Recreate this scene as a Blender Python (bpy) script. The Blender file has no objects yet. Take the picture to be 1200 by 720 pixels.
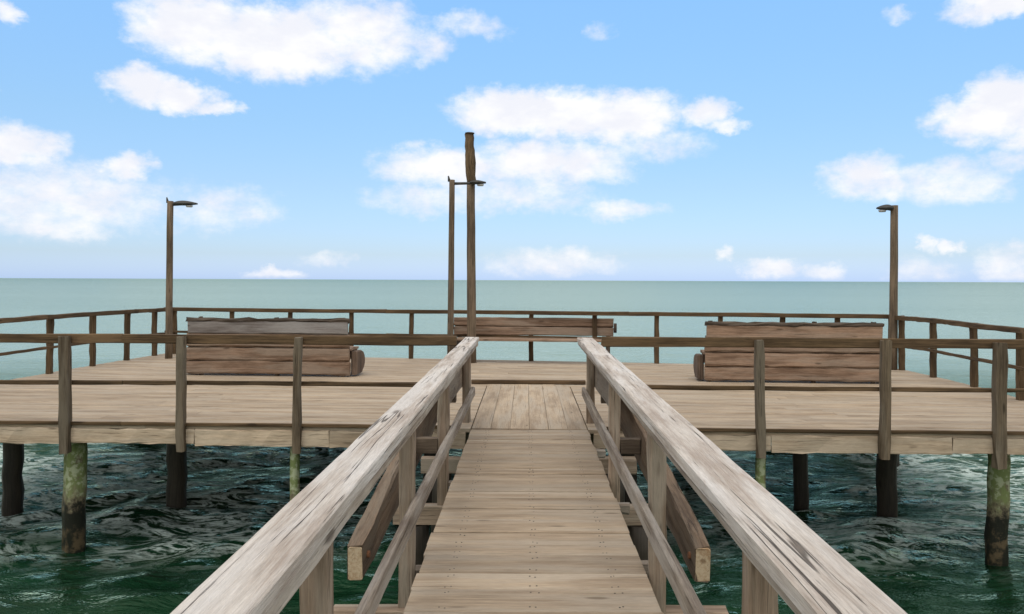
import bpy, math, random
import numpy as np
from mathutils import Vector, Matrix
random.seed(7)
R = math.radians
sc = bpy.context.scene
col = sc.collection

# ------------------------------------------------------------------ camera numbers
F = 960.0                    # focal length in photo pixels (1200 wide)
VX, VY = 617.0, 328.5        # vanishing point of the walkway in the photo
DECK = 1.45                  # top of the planking above the water
CAMZ = DECK + 1.58

def xat(px, Y): return (px - VX) * Y / F

# ------------------------------------------------------------------ mesh builder
class MB:
    def __init__(s): s.v = []; s.f = []; s.g = []; s.t = []; s.sm = []
    def ring_sweep(s, rings, grains, tint, cap=True, smooth=False):
        b = len(s.v); n = len(rings[0])
        for r, g in zip(rings, grains):
            s.v += [tuple(p) for p in r]; s.g += [tuple(q) for q in g]; s.t += [tint] * n
        for i in range(len(rings) - 1):
            for j in range(n):
                k = (j + 1) % n
                s.f.append((b + i*n + j, b + i*n + k, b + (i+1)*n + k, b + (i+1)*n + j)); s.sm.append(smooth)
        if cap:
            s.f.append(tuple(b + j for j in reversed(range(n)))); s.sm.append(False)
            e = b + (len(rings) - 1) * n
            s.f.append(tuple(e + j for j in range(n))); s.sm.append(False)
    def beam(s, p0, p1, w, h, seg=0, ch=0.004, jit=0.0, up=(0, 0, 1), tint=None, bow=0.0, h1=None):
        """timber from p0 to p1; w = width across, h = height along 'up'; p0/p1 are the centre line"""
        p0 = Vector(p0); p1 = Vector(p1); d = p1 - p0; L = d.length; d.normalize()
        upv = Vector(up); side = d.cross(upv).normalized(); upv = side.cross(d).normalized()
        if seg <= 0: seg = max(1, int(L / 0.6))
        c = min(ch, w * .3, h * .3)
        prof = [(-w/2 + c, -h/2), (w/2 - c, -h/2), (w/2, -h/2 + c), (w/2, h/2 - c),
                (w/2 - c, h/2), (-w/2 + c, h/2), (-w/2, h/2 - c), (-w/2, -h/2 + c)]
        off = Vector((random.uniform(0, 90), random.uniform(0, 90), random.uniform(0, 90)))
        if tint is None: tint = random.uniform(.82, 1.12)
        bx, bz = random.uniform(-bow, bow), random.uniform(-bow, bow)
        rings, grains = [], []
        for i in range(seg + 1):
            t = i / seg; q = math.sin(math.pi * t)
            cpt = p0 + d * (L * t) + side * (bx * q) + upv * (bz * q)
            rr, gg = [], []
            hs = 1.0 if h1 is None else 1 + (h1 / h - 1) * t
            for (a, b) in prof:
                b *= hs
                ja, jb = random.gauss(0, jit), random.gauss(0, jit)
                rr.append(cpt + side * (a + ja) + upv * (b + jb) + d * (random.gauss(0, jit) if i in (0, seg) else 0))
                gg.append(off + Vector((L * t, a, b)))
            rings.append(rr); grains.append(gg)
        s.ring_sweep(rings, grains, tint)
    def pole(s, p0, p1, r0, r1, n=14, seg=6, jit=0.0, wob=0.0, tint=None, shape=None):
        p0 = Vector(p0); p1 = Vector(p1); d = (p1 - p0); L = d.length; d.normalize()
        a = d.orthogonal().normalized(); b = d.cross(a)
        off = Vector((random.uniform(0, 90), random.uniform(0, 90), 0))
        if tint is None: tint = random.uniform(.85, 1.1)
        lob = [1 + random.gauss(0, jit) for _ in range(n)]
        rings, grains = [], []
        for i in range(seg + 1):
            t = i / seg
            r = r0 + (r1 - r0) * t
            if shape: r *= shape(t)
            c = p0 + d * L * t + a * random.gauss(0, wob) + b * random.gauss(0, wob)
            rr, gg = [], []
            for j in range(n):
                an = 2 * math.pi * j / n
                q = r * lob[j] * (1 + random.gauss(0, jit * .5))
                rr.append(c + a * (q * math.cos(an)) + b * (q * math.sin(an)))
                gg.append(off + Vector((L * t, r * an if j else r * .0, r)))
            rings.append(rr); grains.append(gg)
        s.ring_sweep(rings, grains, tint, smooth=True)
    def slab(s, quad, z0, z1, gdir, tint=None, ch=0.004, seg=1, jit=0.0):
        """plank with a four-cornered outline (near-left, near-right, far-right, far-left); grain runs along its near edge or side"""
        q = [Vector((p[0], p[1], 0)) for p in quad]
        off = Vector((random.uniform(0, 90), random.uniform(0, 90), random.uniform(0, 90)))
        if tint is None: tint = random.uniform(.82, 1.12)
        if gdir == 'x': A, B, C, D = q[0], q[1], q[2], q[3]
        else: A, B, C, D = q[1], q[2], q[3], q[0]
        L = (B - A).length
        rings, grains = [], []
        for i in range(seg + 1):
            t = i / seg
            a = A.lerp(B, t); b = D.lerp(C, t)
            e = (b - a).normalized(); W = (b - a).length
            ja, jb = random.gauss(0, jit), random.gauss(0, jit); jz = random.gauss(0, jit * .5)
            pts = [(0 + ja, z0), (W + jb, z0), (W + jb, z1 - ch + jz), (W - ch + jb, z1 + jz), (ch + ja, z1 + jz), (0 + ja, z1 - ch + jz)]
            rings.append([Vector((a.x + e.x * w, a.y + e.y * w, z)) for w, z in pts])
            grains.append([off + Vector((L * t, w, z)) for w, z in pts])
        s.ring_sweep([list(reversed(r)) for r in rings], [list(reversed(g)) for g in grains], tint)
    def lathe_box(s, outline, x0, x1, tint=None, ch=0.01):
        """solid with outline [(y, z)...] extruded from x0 to x1, ends slightly chamfered"""
        off = Vector((random.uniform(0, 90), random.uniform(0, 90), random.uniform(0, 90)))
        if tint is None: tint = random.uniform(.85, 1.1)
        cy = sum(p[0] for p in outline) / len(outline); cz = sum(p[1] for p in outline) / len(outline)
        def ring(x, k): return [Vector((x, cy + (y - cy) * k, cz + (z - cz) * k)) for y, z in outline]
        xs = [(x0, .93), (x0 + ch, 1), (x1 - ch, 1), (x1, .93)]
        rings = [ring(x, k) for x, k in xs]
        s.ring_sweep(rings, [[off + Vector((p.z, p.y, p.x)) for p in r] for r in rings], tint)
    def build(s, name, mat, parent=None, loc=(0, 0, 0)):
        me = bpy.data.meshes.new(name)
        me.from_pydata(s.v, [], s.f)
        a = me.attributes.new('grain', 'FLOAT_VECTOR', 'POINT'); a.data.foreach_set('vector', np.array(s.g, dtype=np.float32).ravel())
        a = me.attributes.new('tint', 'FLOAT', 'POINT'); a.data.foreach_set('value', np.array(s.t, dtype=np.float32))
        me.polygons.foreach_set('use_smooth', s.sm)
        me.materials.append(mat)
        import bmesh
        bm = bmesh.new(); bm.from_mesh(me); bmesh.ops.recalc_face_normals(bm, faces=bm.faces); bm.to_mesh(me); bm.free()
        o = bpy.data.objects.new(name, me); col.objects.link(o)
        o.location = loc
        if parent: o.parent = parent
        return o

def thing(name, label, cat, loc=(0, 0, 0), rz=0.0, group=None):
    o = bpy.data.objects.new(name, None); col.objects.link(o)
    o.empty_display_size = .2
    o.location = loc; o.rotation_euler = (0, 0, rz)
    o['label'] = label; o['category'] = cat
    if group: o['group'] = group
    return o

# ------------------------------------------------------------------ materials
class NT:
    def __init__(s, tree): s.t = tree; s.n = tree.nodes; s.l = tree.links
    def new(s, typ, **kw):
        nd = s.n.new(typ)
        for k, v in kw.items(): setattr(nd, k, v)
        return nd
    def put(s, sock, v):
        if isinstance(v, bpy.types.NodeSocket): s.l.new(v, sock)
        else: sock.default_value = v
    def math(s, op, a, b=0.0, c=0.0, clamp=False):
        nd = s.new('ShaderNodeMath', operation=op, use_clamp=clamp)
        s.put(nd.inputs[0], a); s.put(nd.inputs[1], b); s.put(nd.inputs[2], c)
        return nd.outputs[0]
    def vec(s, op, a, b=(0, 0, 0), c=(0, 0, 0)):
        nd = s.new('ShaderNodeVectorMath', operation=op)
        s.put(nd.inputs[0], a); s.put(nd.inputs[1], b)
        if op == 'MULTIPLY_ADD': s.put(nd.inputs[2], c)
        return nd.outputs['Value'] if op in ('LENGTH', 'DOT_PRODUCT') else nd.outputs[0]
    def noise(s, v, scale=1.0, detail=4.0, rough=.55, dist=0.0, out='Fac'):
        nd = s.new('ShaderNodeTexNoise')
        s.put(nd.inputs['Vector'], v); nd.inputs['Scale'].default_value = scale
        nd.inputs['Detail'].default_value = detail; nd.inputs['Roughness'].default_value = rough
        nd.inputs['Distortion'].default_value = dist
        return nd.outputs[out]
    def ramp(s, v, lo, hi, a=0.0, b=1.0, smooth=True):
        nd = s.new('ShaderNodeMapRange', interpolation_type='SMOOTHSTEP' if smooth else 'LINEAR')
        s.put(nd.inputs['Value'], v); nd.inputs['From Min'].default_value = lo; nd.inputs['From Max'].default_value = hi
        nd.inputs['To Min'].default_value = a; nd.inputs['To Max'].default_value = b
        return nd.outputs[0]
    def mix(s, f, a, b, blend='MIX'):
        nd = s.new('ShaderNodeMix', data_type='RGBA', blend_type=blend)
        s.put(nd.inputs[0], f)
        for k, v in ((6, a), (7, b)):
            if not isinstance(v, bpy.types.NodeSocket): v = (v[0], v[1], v[2], 1.0)
            s.put(nd.inputs[k], v)
        return nd.outputs[2]

def new_mat(name):
    m = bpy.data.materials.new(name); m.use_nodes = True
    t = NT(m.node_tree); t.n.clear()
    out = t.new('ShaderNodeOutputMaterial'); p = t.new('ShaderNodeBsdfPrincipled')
    t.l.new(p.outputs[0], out.inputs['Surface'])
    return m, t, p

def wood(name, light, dark, crack=.5, grey=None, rough=.85, algae=False, bump=.5, blotch=.45, crackcol=None, split=False):
    m, t, p = new_mat(name)
    g = t.new('ShaderNodeAttribute', attribute_name='grain').outputs['Vector']
    tint = t.new('ShaderNodeAttribute', attribute_name='tint').outputs['Fac']
    n1 = t.noise(t.vec('MULTIPLY', g, (1.7, 58, 58)), 1, 9, .72, .25)
    n2 = t.noise(t.vec('MULTIPLY', g, (1.3, 5, 5)), 1, 4, .6)
    n3 = t.noise(t.vec('MULTIPLY', g, (1.3, 80, 80)), 1, 4, .6, .5)
    n4 = t.noise(t.vec('MULTIPLY', g, (14, 260, 260)), 1, 4, .7)
    k = t.math('MULTIPLY_ADD', n1, 1 - blotch, t.math('MULTIPLY', n2, blotch))
    k = t.ramp(k, .39, .61)
    c = t.mix(k, dark, light)
    if grey:                                     # sun-silvered patches
        gz = t.ramp(t.noise(t.vec('MULTIPLY', g, (.8, 7, 7)), 1, 4, .6), .42, .62)
        c = t.mix(t.math('MULTIPLY', gz, .75), c, grey)
    fine = t.ramp(n4, .3, .7, .80, 1.14, False)
    c = t.mix(1.0, c, t.new('ShaderNodeCombineColor').outputs[0], 'MULTIPLY') if False else c
    v = t.math('MULTIPLY', tint, fine)
    hsv = t.new('ShaderNodeHueSaturation'); t.put(hsv.inputs['Color'], c); t.put(hsv.inputs['Value'], v)
    c = hsv.outputs[0]
    cr = t.math('MULTIPLY', t.ramp(n3, .62, .68), crack)
    if split:                                    # a few long drying splits
        sp = t.noise(t.vec('MULTIPLY', g, (.32, 11, 11)), 1, 3, .45, 0)
        line = t.ramp(t.math('ABSOLUTE', t.math('SUBTRACT', sp, .5)), .004, .012, 1, 0)
        where = t.ramp(t.noise(t.vec('MULTIPLY', g, (.7, 3, 3)), 1, 2), .52, .60)
        cr = t.math('MAXIMUM', cr, t.math('MULTIPLY', t.math('MULTIPLY', line, where), .85))
        br = t.ramp(t.noise(t.vec('MULTIPLY', g, (1.6, 12, 12)), 1, 4, .6), .60, .74)
        c = t.mix(t.math('MULTIPLY', br, .55), c, (.25, .165, .115))
    c = t.mix(cr, c, crackcol or tuple(x * .3 for x in dark))
    # knots
    vo = t.new('ShaderNodeTexVoronoi', feature='F1'); t.put(vo.inputs['Vector'], t.vec('MULTIPLY', g, (1.6, 6, 6))); vo.inputs['Scale'].default_value = 1
    kn = t.ramp(t.math('MULTIPLY_ADD', n1, .10, t.math('SUBTRACT', vo.outputs['Distance'], .05)), .05, .13, .75, 0)
    c = t.mix(kn, c, tuple(x * .5 for x in dark))
    if algae:
        gz = t.new('ShaderNodeNewGeometry').outputs['Position']
        z = t.new('ShaderNodeSeparateXYZ'); t.put(z.inputs[0], gz); z = z.outputs['Z']
        an = t.noise(gz, 7, 5, .65)
        z = t.math('ADD', z, t.math('MULTIPLY_ADD', t.noise(gz, 11, 5, .7), .8, -.4))
        band = t.math('MULTIPLY', t.ramp(z, .45, .80), t.ramp(an, .34, .50))
        c = t.mix(t.math('MULTIPLY', band, .9), c, (.17, .22, .085))
        pale = t.math('MULTIPLY', t.ramp(z, .5, .8), t.ramp(t.noise(gz, 13, 4, .6), .47, .58))
        c = t.mix(t.math('MULTIPLY', pale, .7), c, (.42, .46, .33))
        wet = t.ramp(z, .40, .60, 1, 0)
        c = t.mix(wet, c, (.012, .013, .010))
        barn = t.math('MULTIPLY', t.ramp(z, .22, .3, 1, 0), t.ramp(an, .45, .6))
        c = t.mix(t.math('MULTIPLY', barn, .8), c, (.10, .075, .045))
        t.put(p.inputs['Roughness'], t.ramp(z, .4, .8, .35, rough))
    else:
        p.inputs['Roughness'].default_value = rough
    t.put(p.inputs['Base Color'], c)
    p.inputs['Specular IOR Level'].default_value = .25
    b1 = t.new('ShaderNodeBump'); b1.inputs['Strength'].default_value = bump; b1.inputs['Distance'].default_value = .006
    hgt = t.math('SUBTRACT', t.math('MULTIPLY_ADD', n4, .35, n1), t.math('MULTIPLY', cr, 1.5))
    t.put(b1.inputs['Height'], hgt)
    t.l.new(b1.outputs[0], p.inputs['Normal'])
    return m

M_deck = wood('pale_deck_timber', (.385, .308, .228), (.24, .184, .132), .45, (.355, .305, .248), blotch=.55)
M_cap = wood('silvered_handrail_timber', (.53, .495, .465), (.335, .285, .25), .9, (.57, .555, .55), bump=1.0, split=True, crackcol=(.05, .042, .036))
M_mid = wood('grey_rail_timber', (.36, .31, .26), (.15, .115, .09), .7, (.40, .37, .34), bump=.8)
M_post = wood('brown_post_timber', (.34, .26, .20), (.17, .125, .09), .6, (.34, .30, .25), bump=.7)
M_dark = wood('dark_railing_timber', (.125, .080, .043), (.048, .031, .017), .6, None, bump=.6)
M_dpost = wood('dark_post_timber', (.158, .122, .083), (.064, .047, .031), .7, (.175, .15, .115), bump=.7)
M_fascia = wood('tan_fascia_timber', (.50, .40, .30), (.29, .225, .16), .55, (.44, .37, .29), bump=.7)
M_bench = wood('brown_bench_timber', (.31, .21, .15), (.13, .082, .056), .6, (.28, .22, .175), bump=.7)
M_bgrey = wood('slate_grey_bench_timber', (.225, .21, .205), (.115, .10, .095), .5, (.24, .235, .235), bump=.6)
M_bend = wood('dark_bench_end_timber', (.17, .12, .09), (.06, .042, .032), .6, None, bump=.8)
M_bdark = wood('blackened_bench_timber', (.10, .078, .062), (.035, .026, .02), .5, None, bump=.7)
M_pole = wood('dark_pole_timber', (.18, .135, .095), (.072, .054, .038), .6, None, bump=.7)
M_ptop = wood('amber_pole_timber', (.185, .125, .070), (.07, .046, .027), .6, None, bump=.8)
M_under = wood('brown_joist_timber', (.16, .125, .095), (.08, .06, .045), .5, None)  # dull brown for joists, platform crossbeams and spacers
M_beam = wood('brown_stringer_timber', (.20, .142, .098), (.085, .058, .040), .7, (.19, .155, .12), bump=.7)
M_sboard = wood('weathered_board_timber', (.22, .175, .135), (.10, .075, .055), .6, (.24, .21, .175), bump=.7)
M_end = wood('pale_end_grain_timber', (.56, .45, .32), (.36, .23, .13), .5, None)
M_pdark = wood('black_wet_shaded_pile_timber', (.045, .037, .029), (.014, .012, .010), .5, None, rough=.5)  # wet black piles, with the shade under the planks put into the colour
M_pile = wood('tidal_pile_timber', (.22, .18, .13), (.10, .08, .055), .6, None, algae=True)

def metal(name, c, rough=.5, met=.7):
    m, t, p = new_mat(name)
    g = t.new('ShaderNodeTexCoord').outputs['Object']
    n = t.noise(g, 22, 5, .6)
    t.put(p.inputs['Base Color'], t.mix(t.ramp(n, .35, .7), c, tuple(min(1, x * 1.5 + .02) for x in c)))
    t.put(p.inputs['Roughness'], t.ramp(n, .3, .7, rough, min(1, rough + .25)))
    p.inputs['Metallic'].default_value = met
    return m
M_lamp = metal('dark_lamp_metal', (.035, .036, .036), .45, .6)
M_lens = metal('frosted_lamp_lens', (.32, .33, .34), .3, 0)
M_bolt = metal('galvanised_bolt_metal', (.30, .32, .36), .45, .8)
M_nail = metal('dull_nail_metal', (.05, .043, .038), .7, .4)
M_rust = metal('rusty_bolt_metal', (.17, .075, .035), .8, .2)

# ------------------------------------------------------------------ sea
def build_sea():
    def axis(dense0, dense1, step, far0, far1, grow=1.09):
        a = list(np.arange(dense0, dense1, step))
        s = step; x = dense1
        while x < far1: a.append(x); s *= grow; x += s
        a.append(far1)
        s = step; x = dense0; lo = []
        while True:
            s *= grow; x -= s
            if x < far0: break
            lo.append(x)
        lo.append(far0)
        return np.array(lo[::-1] + a)
    xs = axis(-9.5, 9.5, .06, -30000, 30000, 1.075)
    ys = axis(3.0, 19.0, .06, -3000, 30000, 1.06)
    X, Y = np.meshgrid(xs, ys)
    dx = np.gradient(xs); dy = np.gradient(ys)
    cell = np.maximum(dx[None, :], dy[:, None])
    rng = np.random.RandomState(3)
    Z = np.zeros_like(X)
    for i in range(40):
        lam = .40 * (5.0 / .40) ** rng.rand()
        th = rng.normal(-math.pi / 2 + .25, .62)
        k = 2 * math.pi / lam
        amp = .0085 * lam ** .55
        fade = np.clip((lam / (cell * 3.5)) - .6, 0, 1)
        ph = rng.rand() * 6.28
        a = k * (X * math.cos(th) + Y * math.sin(th)) + ph + .9 * np.sin(.31 * X + .23 * Y + ph)
        w = np.sin(a)
        Z += amp * fade * (1 - 2 * np.abs(np.sin(a / 2)) ** 1.3 if i % 3 == 0 else w) * .8
    Z = np.clip(Z, -.30, .30)
    ny, nx = X.shape
    me = bpy.data.meshes.new('sea')
    verts = np.stack([X, Y, Z], -1).reshape(-1, 3)
    idx = np.arange(ny * nx).reshape(ny, nx)
    fc = np.stack([idx[:-1, :-1], idx[:-1, 1:], idx[1:, 1:], idx[1:, :-1]], -1).reshape(-1, 4)
    me.vertices.add(len(verts)); me.vertices.foreach_set('co', verts.ravel().astype(np.float32))
    me.loops.add(fc.size); me.loops.foreach_set('vertex_index', fc.ravel().astype(np.int32))
    me.polygons.add(len(fc)); me.polygons.foreach_set('loop_start', np.arange(0, fc.size, 4, dtype=np.int32))
    me.polygons.foreach_set('loop_total', np.full(len(fc), 4, dtype=np.int32))
    me.polygons.foreach_set('use_smooth', np.ones(len(fc), dtype=bool))
    me.update(calc_edges=True); me.validate()
    m, t, p = new_mat('sea_water')
    pos = t.new('ShaderNodeNewGeometry').outputs['Position']
    xyz = t.new('ShaderNodeSeparateXYZ'); t.put(xyz.inputs[0], pos)
    yy = xyz.outputs['Y']
    # dark green round the pier blends to a paler tone offshore, darker again far out
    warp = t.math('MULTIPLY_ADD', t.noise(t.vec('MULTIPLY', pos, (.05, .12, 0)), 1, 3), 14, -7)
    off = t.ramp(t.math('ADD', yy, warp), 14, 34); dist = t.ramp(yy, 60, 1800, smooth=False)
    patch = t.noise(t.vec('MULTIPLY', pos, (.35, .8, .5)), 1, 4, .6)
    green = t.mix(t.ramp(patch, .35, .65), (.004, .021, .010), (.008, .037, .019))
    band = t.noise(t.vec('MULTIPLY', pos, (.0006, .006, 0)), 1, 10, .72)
    outer_tone = t.mix(t.ramp(band, .38, .62), (.185, .268, .245), (.265, .355, .33))
    outer_tone = t.mix(t.math('POWER', dist, .5), outer_tone, (.07, .11, .085))
    water = t.mix(off, green, outer_tone)
    # bright sky reflections between the piles, painted into the colour as broken froth
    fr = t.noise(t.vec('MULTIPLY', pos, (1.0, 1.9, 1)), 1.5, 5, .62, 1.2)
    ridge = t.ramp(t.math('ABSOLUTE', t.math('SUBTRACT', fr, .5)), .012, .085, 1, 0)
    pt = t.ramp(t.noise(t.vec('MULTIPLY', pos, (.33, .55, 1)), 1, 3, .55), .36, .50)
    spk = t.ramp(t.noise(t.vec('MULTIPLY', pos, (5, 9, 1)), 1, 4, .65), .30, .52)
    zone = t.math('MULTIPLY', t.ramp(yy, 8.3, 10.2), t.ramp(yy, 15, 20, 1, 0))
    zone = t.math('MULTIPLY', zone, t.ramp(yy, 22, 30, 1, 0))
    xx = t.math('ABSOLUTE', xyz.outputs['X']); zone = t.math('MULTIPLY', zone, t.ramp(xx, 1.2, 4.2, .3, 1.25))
    froth_glints = t.math('MULTIPLY', t.math('MULTIPLY', ridge, pt), t.math('MULTIPLY', zone, spk))
    water = t.mix(t.math('MULTIPLY', froth_glints, .70, clamp=True), water, (.60, .72, .71))
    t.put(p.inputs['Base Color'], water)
    n1 = t.noise(t.vec('MULTIPLY', pos, (1.1, 2.2, 1)), 1.6, 5, .6, .4)
    n2 = t.noise(t.vec('MULTIPLY', pos, (.18, .5, 1)), 1, 4, .55)
    n3 = t.noise(t.vec('MULTIPLY', pos, (5, 9, 1)), 1, 3, .6, .3)
    h = t.math('ADD', t.math('MULTIPLY_ADD', n1, .11, t.math('MULTIPLY', n3, .014)), t.math('MULTIPLY', n2, .35))
    b = t.new('ShaderNodeBump'); b.inputs['Strength'].default_value = 1.0; b.inputs['Distance'].default_value = 1.0
    t.put(b.inputs['Height'], h); t.l.new(b.outputs[0], p.inputs['Normal'])
    # matt body colour under a dimmed, green-tinted reflection
    p.inputs['Specular IOR Level'].default_value = 0; p.inputs['Roughness'].default_value = 1
    gl = t.new('ShaderNodeBsdfGlossy'); t.put(gl.inputs['Roughness'], t.math('MULTIPLY_ADD', off, .22, .07))
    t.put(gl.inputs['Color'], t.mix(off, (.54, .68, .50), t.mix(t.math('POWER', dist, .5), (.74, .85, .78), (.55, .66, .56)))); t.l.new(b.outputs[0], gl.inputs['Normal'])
    fre = t.new('ShaderNodeFresnel'); fre.inputs['IOR'].default_value = 1.333; t.l.new(b.outputs[0], fre.inputs['Normal'])
    ms = t.new('ShaderNodeMixShader'); t.put(ms.inputs[0], t.math('MULTIPLY', fre.outputs[0], t.math('MULTIPLY_ADD', froth_glints, -.6, 1)))
    t.l.new(p.outputs[0], ms.inputs[1]); t.l.new(gl.outputs[0], ms.inputs[2])
    t.l.new(ms.outputs[0], [n_ for n_ in t.n if n_.type == 'OUTPUT_MATERIAL'][0].inputs['Surface'])
    me.materials.append(m)
    o = bpy.data.objects.new('sea', me); col.objects.link(o)
    o['kind'] = 'structure'
    return o
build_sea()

# ------------------------------------------------------------------ platform (the end of the pier)
NL, NR = Vector((-7.95, 8.98)), Vector((6.30, 8.46))
FL, FR = Vector((-7.60, 17.35)), Vector((6.75, 15.05))
WL, WR = -.58, .652                       # edges of the walkway planking
def front_y(x): return NL.y + (NR.y - NL.y) * (x - NL.x) / (NR.x - NL.x)
def far_y(x): return FL.y + (FR.y - FL.y) * (x - FL.x) / (FR.x - FL.x)
def left_x(y):
    t = (y - NL.y) / (FL.y - NL.y); return NL.x + (FL.x - NL.x) * t - .20 * math.sin(math.pi * min(1, max(0, t)))
def right_x(y):
    t = (y - NR.y) / (FR.y - NR.y); return NR.x + (FR.x - NR.x) * t + .24 * math.sin(math.pi * min(1, max(0, t)))

platform = thing('pier_platform', 'wide pale plank platform standing on piles in the sea at the end of the walkway', 'pier platform', (0, 9, 0))
def P(mb, name, mat): return mb.build(name, mat, platform, (0, -9, 0))
b = MB(); NB = 42; gap = .006
strip_end = 12.45
def lp(t):
    a, c = NL.lerp(FL, t), NR.lerp(FR, t); q = math.sin(math.pi * t)
    return a - Vector((.20 * q, 0)), c + Vector((.24 * q, 0))
for i in range(NB):
    a0, b0 = lp(i / NB); a1, b1 = lp((i + 1) / NB)
    def pt(A, B, x): return A + (B - A) * ((x - A.x) / (B.x - A.x))
    z1 = DECK + random.gauss(0, .0018)
    def piece(x0, x1, openl, openr):
        jl, jr = (random.uniform(0, .02) if openl else 0), (random.uniform(0, .02) if openr else 0)
        q = [pt(a0, b0, x0 - jl), pt(a0, b0, x1 + jr), pt(a1, b1, x1 + jr), pt(a1, b1, x0 - jl)]
        q[0] = q[0] + Vector((0, gap / 2)); q[1] = q[1] + Vector((0, gap / 2)); q[2] = q[2] - Vector((0, gap / 2)); q[3] = q[3] - Vector((0, gap / 2))
        b.slab(q, z1 - .04, z1, 'x', seg=max(1, int(abs(x1 - x0) / .8)), jit=.0012, tint=random.uniform(.9, 1.08))
    mid = (a0.y + b0.y) / 2
    if a0.y + (b0.y - a0.y) * .56 + .3 < strip_end:
        segs = [(a0.x, WL - .01), (WR + .01, b0.x)]
    else: segs = [(a0.x, b0.x)]
    for (x0, x1) in segs:
        n = max(1, round((x1 - x0) / 3.7)); cut = [x0] + [x0 + (x1 - x0) * (k + random.uniform(-.15, .15)) / n for k in range(1, n)] + [x1]
        for k in range(n):
            piece(cut[k] + (.002 if k else 0), cut[k + 1] - (.002 if k < n - 1 else 0), k == 0 and x0 < -5, k == n - 1 and x1 > 5)
P(b, 'decking', M_deck)
# lengthwise boards where the walkway runs on over the platform
b = MB(); nb = 6
for k in range(nb):
    x0 = WL + (WR - WL) * k / nb + .0012; x1 = WL + (WR - WL) * (k + 1) / nb - .0012
    b.slab([(x0, front_y(x0) + .004), (x1, front_y(x1) + .004), (x1, strip_end - .04), (x0, strip_end - .04)], DECK - .04, DECK + .003 + random.gauss(0, .0015), 'y', seg=6, jit=.001, tint=random.uniform(.92, 1.15))
P(b, 'entry_boards', M_deck)
b = MB(); b.beam((WL - .25, strip_end + .02, DECK + .032), (WR + .25, strip_end + .005, DECK + .032), .10, .058, seg=4, jit=.002, ch=.008)
P(b, 'threshold_strip', M_dark)
# fascia boards: front in several lengths, then far and both sides
def fascia(p, q, n, out):
    p = Vector((p[0], p[1], 0)); q = Vector((q[0], q[1], 0)); o = Vector((out[0], out[1], 0))
    for k in range(n):
        mb = MB(); a = p.lerp(q, k / n); c = p.lerp(q, (k + 1) / n); d = (c - a).normalized() * .005
        hz = .165 + random.uniform(-.016, .014)
        mb.beam(a + d + o * .023 + Vector((0, 0, DECK - .042 - hz / 2)), c - d + o * .023 + Vector((0, 0, DECK - .042 - hz / 2 + random.uniform(-.004, .004))), .045, hz, jit=.0045, ch=.006, seg=12)
        P(mb, 'fascia_board', M_fascia)
fascia((NL.x, NL.y + .03), (WL - .06, front_y(WL) + .03), 5, (0, -1))
fascia((WR + .06, front_y(WR) + .03), (NR.x, NR.y + .03), 3, (0, -1))
fascia((FL.x, FL.y - .03), (FR.x, FR.y - .03), 4, (0, 1))
for k in range(4):
    y0 = NL.y + .06 + (FL.y - NL.y - .12) * k / 4; y1 = NL.y + .06 + (FL.y - NL.y - .12) * (k + 1) / 4
    fascia((left_x(y0) + .03, y0), (left_x(y1) + .03, y1), 1, (-1, 0))
    y0 = NR.y + .06 + (FR.y - NR.y - .12) * k / 4; y1 = NR.y + .06 + (FR.y - NR.y - .12) * (k + 1) / 4
    fascia((right_x(y0) - .03, y0), (right_x(y1) - .03, y1), 1, (1, 0))
# crossbeams and joists under the planks
for t in (.22, .44, .68, .93):
    a, c = lp(t); mb = MB()
    mb.beam((a.x + .1, a.y, DECK - .285), (c.x - .1, c.y, DECK - .285), .15, .15, seg=12, jit=.003, ch=.008)
    P(mb, 'crossbeam', M_under)
for k in range(12):
    x = NL.x + .35 + (NR.x - NL.x - .7) * k / 14; mb = MB()
    mb.beam((x, front_y(x) + .09, DECK - .125), (x, far_y(x) - .09, DECK - .125), .06, .16, seg=6, jit=.002)
    P(mb, 'joist', M_under)
# piles
pile_spots = [(-5.10, 9.28, .115), (5.20, 9.0, .115), (-6.72, 10.75, .12), (-4.62, 10.85, .12), (4.68, 10.6, .12), (3.75, 11.2, .10),
              (-2.52, 8.93, .055), (2.52, 8.78, .055), (-7.45, 9.4, .12), (-1.3, 11.3, .12), (1.4, 11.2, .12)]
for t in (.82, .96):
    a, c = lp(t)
    for k in range(5):
        q = a.lerp(c, .04 + .92 * k / 4); pile_spots.append((q.x, q.y, .12))
for (x, y, r) in pile_spots:
    mb = MB(); top = DECK - .21 if r < .09 else DECK - .19
    mb.pole((x + random.uniform(-.03, .03), y + random.uniform(-.03, .03), -1.2), (x, y, top), r * 1.06, r, seg=12, jit=.05, wob=.006)
    P(mb, 'pile', M_pile if y < 9.35 and abs(x) < 6 else M_pdark)

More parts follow.
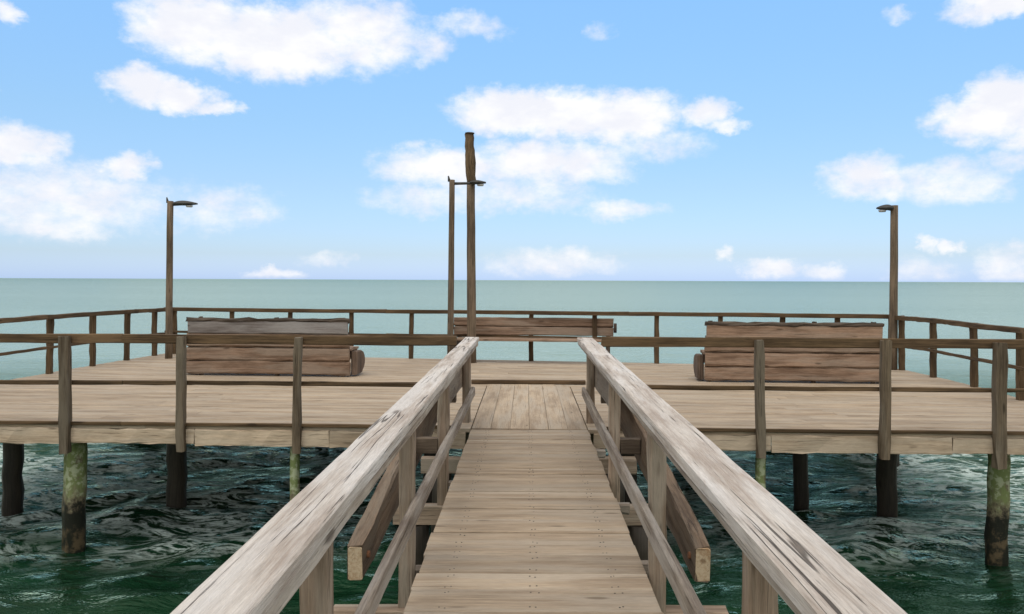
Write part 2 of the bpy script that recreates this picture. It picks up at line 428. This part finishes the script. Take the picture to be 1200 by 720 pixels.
# ------------------------------------------------------------------ railings of the platform
def railing(name, label, pts, line0, line1, top_h, mid_h, inward, rail=(.045, .10), post=.09, drop=0.0, cap=False, mats=(M_dpost, M_dark), edge_shadow=False, via=None):
    """posts at pts, top rail and mid rail on the inner side between line0 and line1"""
    o = Vector((inward[0], inward[1], 0))
    base = Vector(((line0[0] + line1[0]) / 2, (line0[1] + line1[1]) / 2, DECK))
    th = thing(name, label, 'railing', base, 0, 'railings round the platform')
    for (x, y, ext, w) in pts:
        mb = MB(); lx = random.gauss(0, .012)
        mb.beam((x, y, DECK - ext), (x + lx, y, DECK + top_h - .02 + random.uniform(-.015, .012)), w, w, seg=7, jit=.004, ch=.012, up=(0, 1, 0), bow=.008)
        mb.build('post', mats[0], th, -base)
    a = Vector((line0[0], line0[1], DECK)) + o * .068; c = Vector((line1[0], line1[1], DECK)) + o * .068
    n = max(1, round((c - a).length / 4.5))
    chain = [a.lerp(c, k / n) for k in range(n + 1)]
    if via: chain = [a] + [Vector((x, y, DECK)) + o * .068 for x, y in via] + [c]
    for k in range(len(chain) - 1):
        p = chain[k]; q = chain[k + 1]; d = (q - p).normalized() * .002
        mb = MB(); mb.beam(p + d + Vector((0, 0, top_h - rail[1] / 2)), q - d + Vector((0, 0, top_h - rail[1] / 2)), rail[0], rail[1], jit=.003, ch=.007, bow=.008, seg=10)
        mb.build('top_rail', mats[1], th, -base)
        mb = MB(); mb.beam(p + d + Vector((0, 0, mid_h)), q - d + Vector((0, 0, mid_h)), .04, .045, jit=.003, ch=.006, bow=.012, seg=10)
        mb.build('mid_rail', mats[1], th, -base)
        if edge_shadow:  # dark strip standing in for the shadow under the deck edge overhang
            mb = MB(); mb.beam(p + d - o * .033 + Vector((0, 0, .014)), q - d - o * .033 + Vector((0, 0, .014)), .035, .036, jit=.002, ch=.005, seg=10)
            mb.build('edge_shadow_strip', mats[1], th, -base)
    if cap:
        mb = MB(); d = (c - a).normalized()
        mb.beam(a - o * .03 + Vector((0, 0, top_h + .017)) - d * .03, c - o * .03 + Vector((0, 0, top_h + .017)) + d * .03, .135, .03, jit=.003, ch=.006, seg=16, bow=.01)
        mb.build('rail_cap', M_dark, th, -base)
    return th

def fpost(px, ext=.24, w=.088):
    y = front_y(xat(px, 8.7)) - .045
    return (xat(px, y), y, ext, w)
railing('platform_railing', 'dark brown railing along the front edge of the platform left of the walkway', [fpost(-60), fpost(77, .30, .10), fpost(213, .27), fpost(349, .27, .08)],
        (NL.x - .04, front_y(NL.x) - .045), (-.74, front_y(-.74) - .045), .98, .455, (0, 1), edge_shadow=True)
railing('platform_railing', 'dark brown railing along the front edge of the platform right of the walkway', [fpost(893, .26), fpost(1037, .26, .095), fpost(1172, .34, .11), fpost(1300)],
        (.80, front_y(.80) - .045), (NR.x + .04, front_y(NR.x) - .045), .98, .455, (0, 1), edge_shadow=True)
fp = []
for px in (205, 272, 340, 412, 482, 553, 623, 697, 770, 845, 917, 982, 1044):
    x = xat(px, 16.3)
    for _ in range(4): x = xat(px, far_y(x) - .09)
    fp.append((x, far_y(x) - .09, -.001, .085))
railing('platform_railing', 'long brown railing along the far edge of the platform facing the open sea', fp, (FL.x + .02, FL.y - .09), (FR.x - .02, FR.y - .09), .98, .47, (0, -1), rail=(.095, .075), mats=(M_dark, M_dark))
lpst = []
for y in (9.6, 10.85, 12.1, 13.55, 14.75, 15.8, 16.75): lpst.append((left_x(y) + .07, y, -.001, .09))
railing('platform_railing', 'brown railing on the left side of the platform running back to the left lamp post', lpst, (left_x(9.05) + .07, 9.05), (FL.x + .07, FL.y - .2), .98, .44, (1, 0), via=[(left_x(y) + .07, y) for y in (10.85, 13.35, 16.0)], rail=(.095, .075), mats=(M_dark, M_dark))
rpst = []
for y in (8.75, 9.8, 10.97, 12.3, 13.55, 14.6): rpst.append((right_x(y) - .07, y, -.001, .09))
railing('platform_railing', 'brown railing on the right side of the platform running back to the right lamp post', rpst, (right_x(8.55) - .07, 8.55), (FR.x - .07, FR.y - .2), .98, .44, (-1, 0), via=[(right_x(y) - .07, y) for y in (10.75, 12.95, 14.05)], rail=(.095, .075), mats=(M_dark, M_dark))

# ------------------------------------------------------------------ walkway
walk = thing('walkway', 'pale plank walkway leading straight out to the platform between two handrails', 'walkway', (0, 4, DECK))
def W(mb, name, mat): return mb.build(name, mat, walk, (0, -4, -DECK))
b = MB(); y = -1.6; nails = []
while y < 8.70:
    w = random.choice((.19, .235, .285, .285))
    y1 = min(y + w, front_y(0.03) - .01)
    if y1 - y < .05: break
    g = random.choice((.003, .006, .010, .012)); z1 = DECK + random.gauss(0, .003)
    jl, jr = random.gauss(0, .004), random.gauss(0, .004)
    sk = random.gauss(0, .003)
    b.slab([(WL + jl, y + g), (WR + jr, y + g + sk), (WR + jr, y1), (WL + jl, y1)], z1 - .042, z1, 'x', seg=6, jit=.0015, ch=.006, tint=random.uniform(.84, 1.10))
    for xn in (-.41, -.385, .03, .06, .455, .48):
        for yn in (y + .05, y1 - .045):
            if yn > .5: nails.append((xn + random.gauss(0, .006), yn + random.gauss(0, .008), z1))
    y = y1
b2 = MB()
for (xn, yn, zn) in nails: b2.pole((xn, yn, zn - .003), (xn, yn, zn + .0012), .0052, .0048, n=8, seg=1)
nv, nf = len(b.v), len(b.f)
b.v += b2.v; b.g += b2.g; b.t += b2.t; b.sm += b2.sm; b.f += [tuple(i + nv for i in f) for f in b2.f]
dk = W(b, 'decking', M_deck); dk.data.materials.append(M_nail)
for i in range(nf, len(dk.data.polygons)): dk.data.polygons[i].material_index = 1
for x in (-.40, .04, .47):
    mb = MB(); mb.beam((x, -1.6, DECK - .135), (x, 8.66, DECK - .135), .06, .18, seg=8, jit=.002); W(mb, 'joist', M_under)
XB = [1.0, 2.55, 4.52, 6.6, 8.35]
for yb in XB:
    mb = MB(); mb.beam((-1.06, yb, DECK - .305), (1.12, yb, DECK - .305), .11, .155, seg=6, jit=.004, ch=.01); W(mb, 'crossbeam', M_post)
    for s in (-1, 1):
        mb = MB(); x = (-.86 if s < 0 else .92)
        mb.pole((x + random.uniform(-.03, .03), yb + .02, -1.2), (x, yb, DECK - .384), .10, .095, seg=10, jit=.05, wob=.005); W(mb, 'pile', M_pdark)
# stringers lying outside the handrail posts on the crossbeam ends, pale sawn ends towards the viewer
for s, xi, y0 in ((-1, -.885, 4.46), (1, .925, 4.46)):
    mb = MB(); xc = xi + s * .04
    mb.beam((xc, y0, DECK + .035), (xc, 8.62, DECK + .40), .085, .19, seg=14, jit=.006, ch=.008, h1=.46); sb = W(mb, 'side_brace', M_beam)
    mb = MB(); mb.beam((xc, y0 - .008, DECK + .034), (xc, y0 - .002, DECK + .0346), .079, .188, seg=1, jit=.002, ch=.010)
    e = mb.build('end_grain', M_end, sb, (0, 0, 0))
    for ysp in (6.6, 8.3):
        xa = xi - s * .004; xb_ = (-.709 if s < 0 else .759)
        mb = MB(); mb.beam((xb_, ysp, DECK + .06 + (ysp - 4.5) * .09), (xa, ysp, DECK + .06 + (ysp - 4.5) * .09), .085, .12, seg=2, jit=.003); mb.build('spacer_block', M_under, sb, (0, 0, 0))
    mb = MB(); mb.pole((xc - s * .03, y0 + .12, DECK + .045), (xc - s * .056, y0 + .12, DECK + .045), .022, .020, n=8, seg=1)
    mb.build('bolt', M_rust, sb, (0, 0, 0))
# short cleats seen in the gap between planking and mid rail
for s in (-1, 1):
    edge = WL if s < 0 else WR
    for yb in ((4.75, 6.75) if s < 0 else (4.85, 6.1, 8.0)):
        mb = MB(); mb.beam((edge - s * .02, yb - .1, DECK - .085), (edge + s * .11, yb - .1, DECK - .088), .085, .07, seg=2, jit=.004, ch=.01); W(mb, 'cleat', M_mid)

def walk_rail(label, s, X0, X1, xp, xm, posts, th_cap):
    base = Vector((xp, 4, DECK))
    t = thing('walkway_handrail', label, 'handrail', base, 0, 'handrails of the walkway')
    D = lambda mb, n, m: mb.build(n, m, t, -base)
    top = DECK + .90; yend = 9.75
    # broad cap board in two lengths, then the board under it
    xc, wc = (X0 + X1) / 2, abs(X1 - X0)
    mb = MB(); mb.beam((xc, -1.5, top - .026), (xc, yend, top - .026), wc, .052, seg=34, jit=.0016, ch=.006, tint=1.0)
    D(mb, 'handrail', M_cap)
    xi = min(abs(X0), abs(X1)) + .026
    mb = MB(); mb.beam((s * xi, -1.5, top - .052 - th_cap / 2 - .001), (s * xi, yend - .06, top - .052 - th_cap / 2 - .001), .04, th_cap, seg=30, jit=.0018, ch=.005)
    D(mb, 'handrail_support', M_mid)
    for yp in posts:
        mb = MB(); mb.beam((xp, yp, DECK - .42), (xp, yp, top - .054), .088, .092, seg=7, jit=.0035, ch=.01, up=(0, 1, 0), bow=.006)
        po = D(mb, 'post', M_post)
        mb = MB()
        mb.pole((xp - s * .04, yp, DECK - .10), (xp - s * .062, yp, DECK - .10), .024, .020, n=8, seg=1)
        mb.build('bolt', M_bolt, po, (0, 0, 0))
    ys = posts[-1], posts[-2]
    mb = MB(); xb = xp + s * .066
    mb.beam((xb, ys[1] + .35, DECK + .60), (xb, ys[0] + .08, DECK + .56), .04, .34, seg=8, jit=.003, ch=.008); D(mb, 'side_board', M_sboard)
    mb = MB(); mb.beam((xm, -1.5, DECK + .335), (xm, 9.2, DECK + .335), .042, .092, seg=26, jit=.0022, ch=.006, bow=.012)
    D(mb, 'mid_rail', M_mid)
walk_rail('silver grey timber handrail on the left of the walkway, with posts and a lower rail', -1, -.725, -.563, -.662, -.595, (.7, 2.6, 4.56, 6.62, 9.12), .045)
walk_rail('silver grey timber handrail on the right of the walkway, long cracks in its broad cap', 1, .605, .790, .712, .645, (.6, 2.5, 4.46, 6.6, 9.08), .03)

# ------------------------------------------------------------------ benches
def bench(label, cx, cy, L, rz, bump_at, top):
    t = thing('bench', label, 'bench', (cx, cy, DECK), rz, 'plank benches on the platform')
    zs = [(.03, .240), (.252, .466), (.478, .690)]
    for zg in (.246, .472, .695):  # dark strips added behind the board gaps to deepen their shade
        mb = MB(); mb.beam((-L/2 + .01, .012, zg), (L/2 - .01, .012, zg), .03, .06, seg=4); mb.build('gap_shade_strip', M_bdark, t)
    for (z0, z1) in zs:
        mb = MB(); lean = -.05 * ((z0 + z1) / 2)
        mb.beam((-L/2, lean, (z0 + z1) / 2), (L/2, lean, (z0 + z1) / 2), .085, z1 - z0, seg=16, jit=.005, ch=.026, bow=.008)
        mb.build('back_board', M_bench, t)
    mb = MB(); mb.beam((-L/2 + .02, -.055, .795), (L/2 - .02, -.055, .795), .042, .195, seg=10, jit=.004, ch=.012)
    tb = mb.build('back_board', top, t)
    if top is M_bgrey: tb['label'] = 'grey top board of the backrest'
    mb = MB(); mb.beam((-L/2, -.03, .912), (L/2, -.03, .912), .11, .062, seg=18, jit=.008, ch=.02)
    mb.build('back_cap', M_bdark, t)
    for fx in bump_at:
        mb = MB(); mb.beam((fx * L, .02, .0), (fx * L, -.012, .955), .07, .05, seg=5, jit=.004, ch=.014, up=(0, 1, 0))
        mb.build('frame_post', M_bdark, t)
    # seat on the seaward side
    for k in range(3):
        mb = MB(); yk = .115 + k * .165
        mb.beam((-L/2, yk, .44), (L/2, yk, .44), .155, .042, seg=8, jit=.003, ch=.01); mb.build('seat_plank', M_bench, t)
    mb = MB(); mb.beam((-L/2 + .03, .52, .33), (L/2 - .03, .52, .33), .04, .17, seg=6, jit=.003); mb.build('apron', M_bench, t)
    out = [(.03, .03), (.03, .415)] + [(.30 + .25 * math.cos(a), .235 + .18 * math.sin(a)) for a in [R(d) for d in (80, 55, 30, 5, -20, -45, -65)]] + [(.35, .03)]
    for s in (-1, 1):
        mb = MB(); x0 = s * (L/2 + .055) - .05; mb.lathe_box(out, x0, x0 + .10, ch=.02); mb.build('end_panel', M_bend, t)
    return t
bench('brown plank bench facing the sea on the left half of the platform, seen from behind', -4.20, 13.35, 2.70, R(-4), (-.42, .05, .46), M_bgrey)
bench('brown plank bench facing the sea on the right half of the platform, seen from behind', 4.14, 12.72, 2.70, R(-4), (-.47, .12, .45), M_bench)
def centre_bench():
    L = 3.12; cx = xat(624, 15.9)
    t = thing('bench', 'low open-legged bench with two back boards against the far railing, beside the tall pole', 'bench', (cx, 15.85, DECK), R(-6), 'plank benches on the platform')
    for z0, z1, m in ((.505, .665, M_bench), (.683, .845, M_bench)):
        mb = MB(); mb.beam((-L/2, .12, (z0+z1)/2), (L/2, .16, (z0+z1)/2), .042, z1 - z0, seg=10, jit=.004, ch=.012); mb.build('back_board', m, t)
    mb = MB(); mb.beam((-L/2 + .01, .185, .674), (L/2 - .01, .185, .674), .03, .09, seg=4); mb.build('gap_shade_strip', M_bdark, t)  # dark strip added behind the gap so it looks shaded
    for k in range(3):
        mb = MB(); yk = -.30 + k * .15
        mb.beam((-L/2 + .1, yk, .44), (L/2 - .1, yk, .44), .14, .045, seg=8, jit=.003, ch=.01); mb.build('seat_plank', M_bench, t)
    for s in (-1, 1):
        x = s * (L/2 - .1)
        mb = MB(); mb.beam((x, .19, 0), (x, .20, .80), .08, .06, seg=4, jit=.004, ch=.012, up=(0, 1, 0)); mb.build('leg', M_bdark, t)
        mb = MB(); mb.beam((x, -.26, 0), (x, -.26, .415), .08, .08, seg=3, jit=.004, ch=.012, up=(0, 1, 0)); mb.build('leg', M_bdark, t)
        out = [(.06 + .085 * math.cos(R(a)), .665 + .095 * math.sin(R(a))) for a in range(0, 360, 36)]
        mb = MB(); x = s * (L/2 + .035) - .03; mb.lathe_box(out, x, x + .06); mb.build('end_block', M_bdark, t)
centre_bench()

# ------------------------------------------------------------------ lamp posts and the tall pole
def lamp(label, px, Y, top_px, arm_dir, arm_len, r, spike, horizon, head_len, thick=.05):
    x = xat(px, Y); top = CAMZ + (horizon - top_px) * Y / F
    t = thing('lamp_post', label, 'lamp post', (x, Y, DECK), 0, 'lamp posts on the platform')
    H = top - DECK
    mb = MB(); mb.pole((0, 0, 0), (random.uniform(-.02, .02), 0, H), r, r * .86, seg=6, jit=.02, wob=.002, n=12); mb.build('pole', M_pole, t)
    if spike:
        mb = MB(); mb.pole((-.03 * arm_dir, 0, H - .03), (-.05 * arm_dir, 0, H + .075), .03, .012, n=8, seg=2); mb.build('pole_cap', M_lamp, t)
    za = H - .07
    mb = MB(); mb.pole((arm_dir * r * .7, 0, za), (arm_dir * (arm_len - head_len * .6), 0, za + .01), .028, .024, n=10, seg=4); arm = mb.build('lamp_arm', M_lamp, t)
    # cobra-style flat head: lofted along the arm direction
    mb = MB(); rings, gr = [], []
    for q in range(11):
        u = q / 10; xx = arm_dir * (arm_len - head_len + head_len * u)
        k = math.sin(math.pi * min(.97, .10 + .87 * u) ** .8)
        w = .035 + .085 * k; h = .018 + thick * k
        rings.append([Vector((xx, w * math.cos(2*math.pi*j/14), za + .015 + h * math.sin(2*math.pi*j/14) * (1 if math.sin(2*math.pi*j/14) > 0 else .45))) for j in range(14)])
        gr.append([(0, 0, 0)] * 14)
    mb.ring_sweep(rings, gr, 1, smooth=True); hd = mb.build('lamp_head', M_lamp, t)
    mb = MB(); mb.pole((arm_dir * (arm_len - head_len * .35), 0, za - .004 - thick * .2), (arm_dir * (arm_len - head_len * .35), 0, za - .03 - thick * .35), .07, .055, n=16, seg=2); mb.build('lens', M_lens, hd)
    return t
lamp('brown lamp post with flat head pointing right, at the far left corner of the platform', 198, 16.2, 236, 1, .55, .068, True, 326.8, .44)
lamp('brown lamp post with short head pointing left, at the far right corner of the platform', 1047, 14.7, 241, -1, .30, .075, False, 330.3, .27, .055)
lamp('slim lamp post whose arm reaches across the tall pole beside the middle bench', 528, 15.45, 211, 1, .66, .062, True, 328.1, .30, .035)
Yp = 15.62; xp = xat(551.5, Yp); Hp = CAMZ + (328.2 - 157) * Yp / F - DECK
tp = thing('tall_pole', 'tallest dark timber pole with a browner thicker top, standing by the middle bench', 'pole', (xp, Yp, DECK))
mb = MB(); hz = Hp - (215 - 157) * Yp / F
mb.pole((.03, 0, 0), (0, 0, hz), .088, .078, seg=8, jit=.025, wob=.002, n=14); mb.build('shaft', M_pole, tp)
mb = MB(); mb.pole((0, 0, hz - .02), (-.03, 0, Hp), .082, .080, seg=12, jit=.05, wob=.006, n=14, shape=lambda t: 1.0 + .18 * math.exp(-((t - .45) / .22) ** 2)); mb.build('pole_top', M_ptop, tp)
mb = MB(); mb.pole((-.03, 0, Hp), (-.03, 0, Hp + .02), .092, .085, n=14, seg=1, jit=.03); mb.build('pole_cap', M_bdark, tp)

# ------------------------------------------------------------------ sky with clouds (world)
SUN_EL, SUN_AZ = R(62), R(-168)      # azimuth measured from +Y towards +X; behind the viewer, a little left
w = bpy.data.worlds.new('World'); sc.world = w; w.use_nodes = True
t = NT(w.node_tree); t.n.clear()
out = t.new('ShaderNodeOutputWorld'); bg = t.new('ShaderNodeBackground'); t.l.new(bg.outputs[0], out.inputs[0])
STR = .12
bg.inputs['Strength'].default_value = STR
sky = t.new('ShaderNodeTexSky', sky_type='NISHITA'); sky.sun_disc = False
sky.sun_elevation = SUN_EL; sky.sun_rotation = SUN_AZ
sky.air_density = 1.0; sky.dust_density = .3; sky.ozone_density = 2.5; sky.altitude = 0
d = t.new('ShaderNodeTexCoord').outputs['Generated']
xyz = t.new('ShaderNodeSeparateXYZ'); t.put(xyz.inputs[0], d)
az = t.math('ARCTAN2', xyz.outputs[0], xyz.outputs[1])
el = t.math('ARCSINE', xyz.outputs[2])
comb = t.new('ShaderNodeCombineXYZ'); t.put(comb.inputs[0], az); t.put(comb.inputs[1], el)
ae = comb.outputs[0]
wn = t.noise(t.vec('MULTIPLY', ae, (22, 30, 0)), 1, 5, .6, 0, 'Color')
wn2 = t.noise(t.vec('MULTIPLY', ae, (70, 90, 0)), 1, 4, .6, 0, 'Color')
warped = t.vec('MULTIPLY_ADD', t.vec('SUBTRACT', wn, (.5, .5, .5)), (.055, .030, 0), ae)
warped = t.vec('MULTIPLY_ADD', t.vec('SUBTRACT', wn2, (.5, .5, .5)), (.018, .012, 0), warped)
clouds = [  # cx, cy, rx, ry, weight (photo pixels, turned into directions)
 (225, 32, 92, 44, 1), (320, 52, 118, 46, 1.1), (415, 40, 100, 48, .8), (490, 52, 42, 24, .5), (548, 31, 52, 16, .5),
 (160, 100, 52, 24, .9), (212, 113, 56, 21, 1), (255, 126, 34, 11, .8),
 (25, 172, 62, 26, .85), (150, 197, 34, 19, .75), (70, 232, 165, 46, .62), (60, 262, 130, 18, .55), (255, 243, 85, 30, .40), (5, 12, 28, 14, .7),
 (600, 132, 84, 32, 1.1), (660, 135, 110, 34, 1), (735, 138, 70, 36, 1), (830, 132, 38, 20, .75), (852, 148, 28, 11, .7), (765, 168, 70, 26, .42),
 (520, 196, 92, 28, .85), (640, 190, 120, 32, .85), (510, 232, 90, 22, .5), (600, 226, 110, 28, .5),
 (728, 247, 56, 15, .55), (706, 37, 18, 10, .3),
 (650, 308, 85, 20, .55), (322, 322, 38, 9, .7), (385, 303, 34, 11, .35), (850, 299, 14, 9, .5), (905, 314, 42, 17, .75), (968, 319, 34, 12, .55),
 (1092, 286, 17, 12, .7), (1115, 289, 18, 11, .7), (1075, 319, 46, 19, .45), (1178, 312, 44, 24, .55), (1195, 292, 30, 12, .5),
 (1150, 140, 78, 30, 1), (1175, 118, 60, 34, 1), (1225, 140, 70, 40, 1), (1012, 208, 64, 28, .75), (1110, 212, 92, 28, .6), (1195, 188, 40, 16, .5), (1172, 2, 75, 22, .9), (1052, 16, 18, 9, .3),
 (-90, 120, 90, 40, 1), (-160, 250, 120, 40, .8), (1330, 60, 120, 45, 1), (1380, 240, 120, 40, .8), (700, -90, 200, 50, .9), (250, -110, 160, 60, .9), (1150, -140, 180, 60, .9)]
acc = None
for (cx, cy, rx, ry, wt) in clouds:
    u, v = (cx - VX) / F, (VY - cy + (cx - VX) * 5 / 1200) / F
    a = math.atan(u); e = math.atan(v * math.cos(a))
    sx, sy = F / rx * 1.0, F / ry * 1.0
    sx *= (1 + u * u); 
    q = t.vec('MULTIPLY_ADD', warped, (sx, sy, 0), (-a * sx, -e * sy, 0))
    ln = t.vec('LENGTH', q)
    # parabola keeps the middle full and lets the rim fall off
    val = t.math('MULTIPLY_ADD', t.math('MULTIPLY', ln, ln), -wt, wt)
    acc = val if acc is None else t.math('SMOOTH_MAX', acc, val, .12)
# cloud for the rest of the sky, out of view, added to whiten the light
rest = t.noise(t.vec('MULTIPLY', d, (2.2, 2.2, 4.0)), 1, 5, .6)
rest = t.ramp(rest, .30, .48)
away = t.math('MAXIMUM', t.ramp(t.math('ABSOLUTE', az), .75, 1.0), t.ramp(el, .48, .65))
puff = t.noise(t.vec('MULTIPLY', ae, (34, 48, 0)), 1, 6, .62)
dens = t.math('ADD', acc, t.math('MULTIPLY_ADD', puff, 1.1, -.55))
dens = t.ramp(dens, -.10, .85)
dens = t.math('MAXIMUM', dens, t.math('MULTIPLY', rest, away))
dens = t.math('MULTIPLY', dens, t.ramp(el, -.002, .006))
# sky colour: Nishita, its blue deepened as in the photograph
cr = t.new('ShaderNodeValToRGB'); t.put(cr.inputs[0], t.math('MULTIPLY', el, 1 / .4))
stops = [(.0, (.68, .93, 1.72)), (.075, (.75, .88, 1.24)), (.28, (1.0, 1.10, 1.27)), (.46, (1.18, 1.35, 1.42)), (.81, (1.56, 1.88, 1.94))]
while len(cr.color_ramp.elements) < len(stops): cr.color_ramp.elements.new(.5)
for e_, (p_, c_) in zip(cr.color_ramp.elements, stops): e_.position = p_; e_.color = (c_[0] / 2, c_[1] / 2, c_[2] / 2, 1)
tint = t.vec('MULTIPLY', cr.outputs[0], (2, 2, 2))
base = t.mix(1.0, sky.outputs[0], tint, 'MULTIPLY')
soft = t.noise(t.vec('MULTIPLY', ae, (14, 26, 0)), 1, 4, .55)
ccol = t.mix(t.ramp(soft, .38, .62), (.90 / STR, .915 / STR, .985 / STR), (1.02 / STR, 1.02 / STR, 1.03 / STR))
ccol = t.mix(away, ccol, (1.20 / STR, 1.14 / STR, 1.04 / STR))     # unseen overcast behind and overhead, made warm and bright to neutralise the light
t.put(bg.inputs['Color'], t.mix(dens, base, ccol))

sun = bpy.data.lights.new('sun', 'SUN'); sun.energy = 1.5; sun.angle = R(45); sun.color = (1, .93, .82)
so = bpy.data.objects.new('sun', sun); col.objects.link(so)
dirv = Vector((math.sin(SUN_AZ) * math.cos(SUN_EL), math.cos(SUN_AZ) * math.cos(SUN_EL), math.sin(SUN_EL)))
so.rotation_euler = dirv.to_track_quat('Z', 'Y').to_euler(); so.location = (0, 0, 40)

# ------------------------------------------------------------------ camera and view
cam = bpy.data.cameras.new('camera'); co = bpy.data.objects.new('camera', cam); col.objects.link(co)
cam.sensor_width = 36; cam.lens = 36 * F / 1200; cam.clip_start = .05; cam.clip_end = 80000
cam.shift_x = -(VX - 600) / 1200; cam.shift_y = -(360 - VY) / 1200
co.matrix_world = Matrix.Translation((0, 0, CAMZ)) @ Matrix.Rotation(R(90), 4, 'X') @ Matrix.Rotation(math.atan(5 / 1200), 4, 'Z')
sc.camera = co
sc.view_settings.view_transform = 'Standard'; sc.view_settings.look = 'None'
sc.view_settings.exposure = 0.0; sc.view_settings.gamma = 1.0
sc.view_settings.use_curve_mapping = False
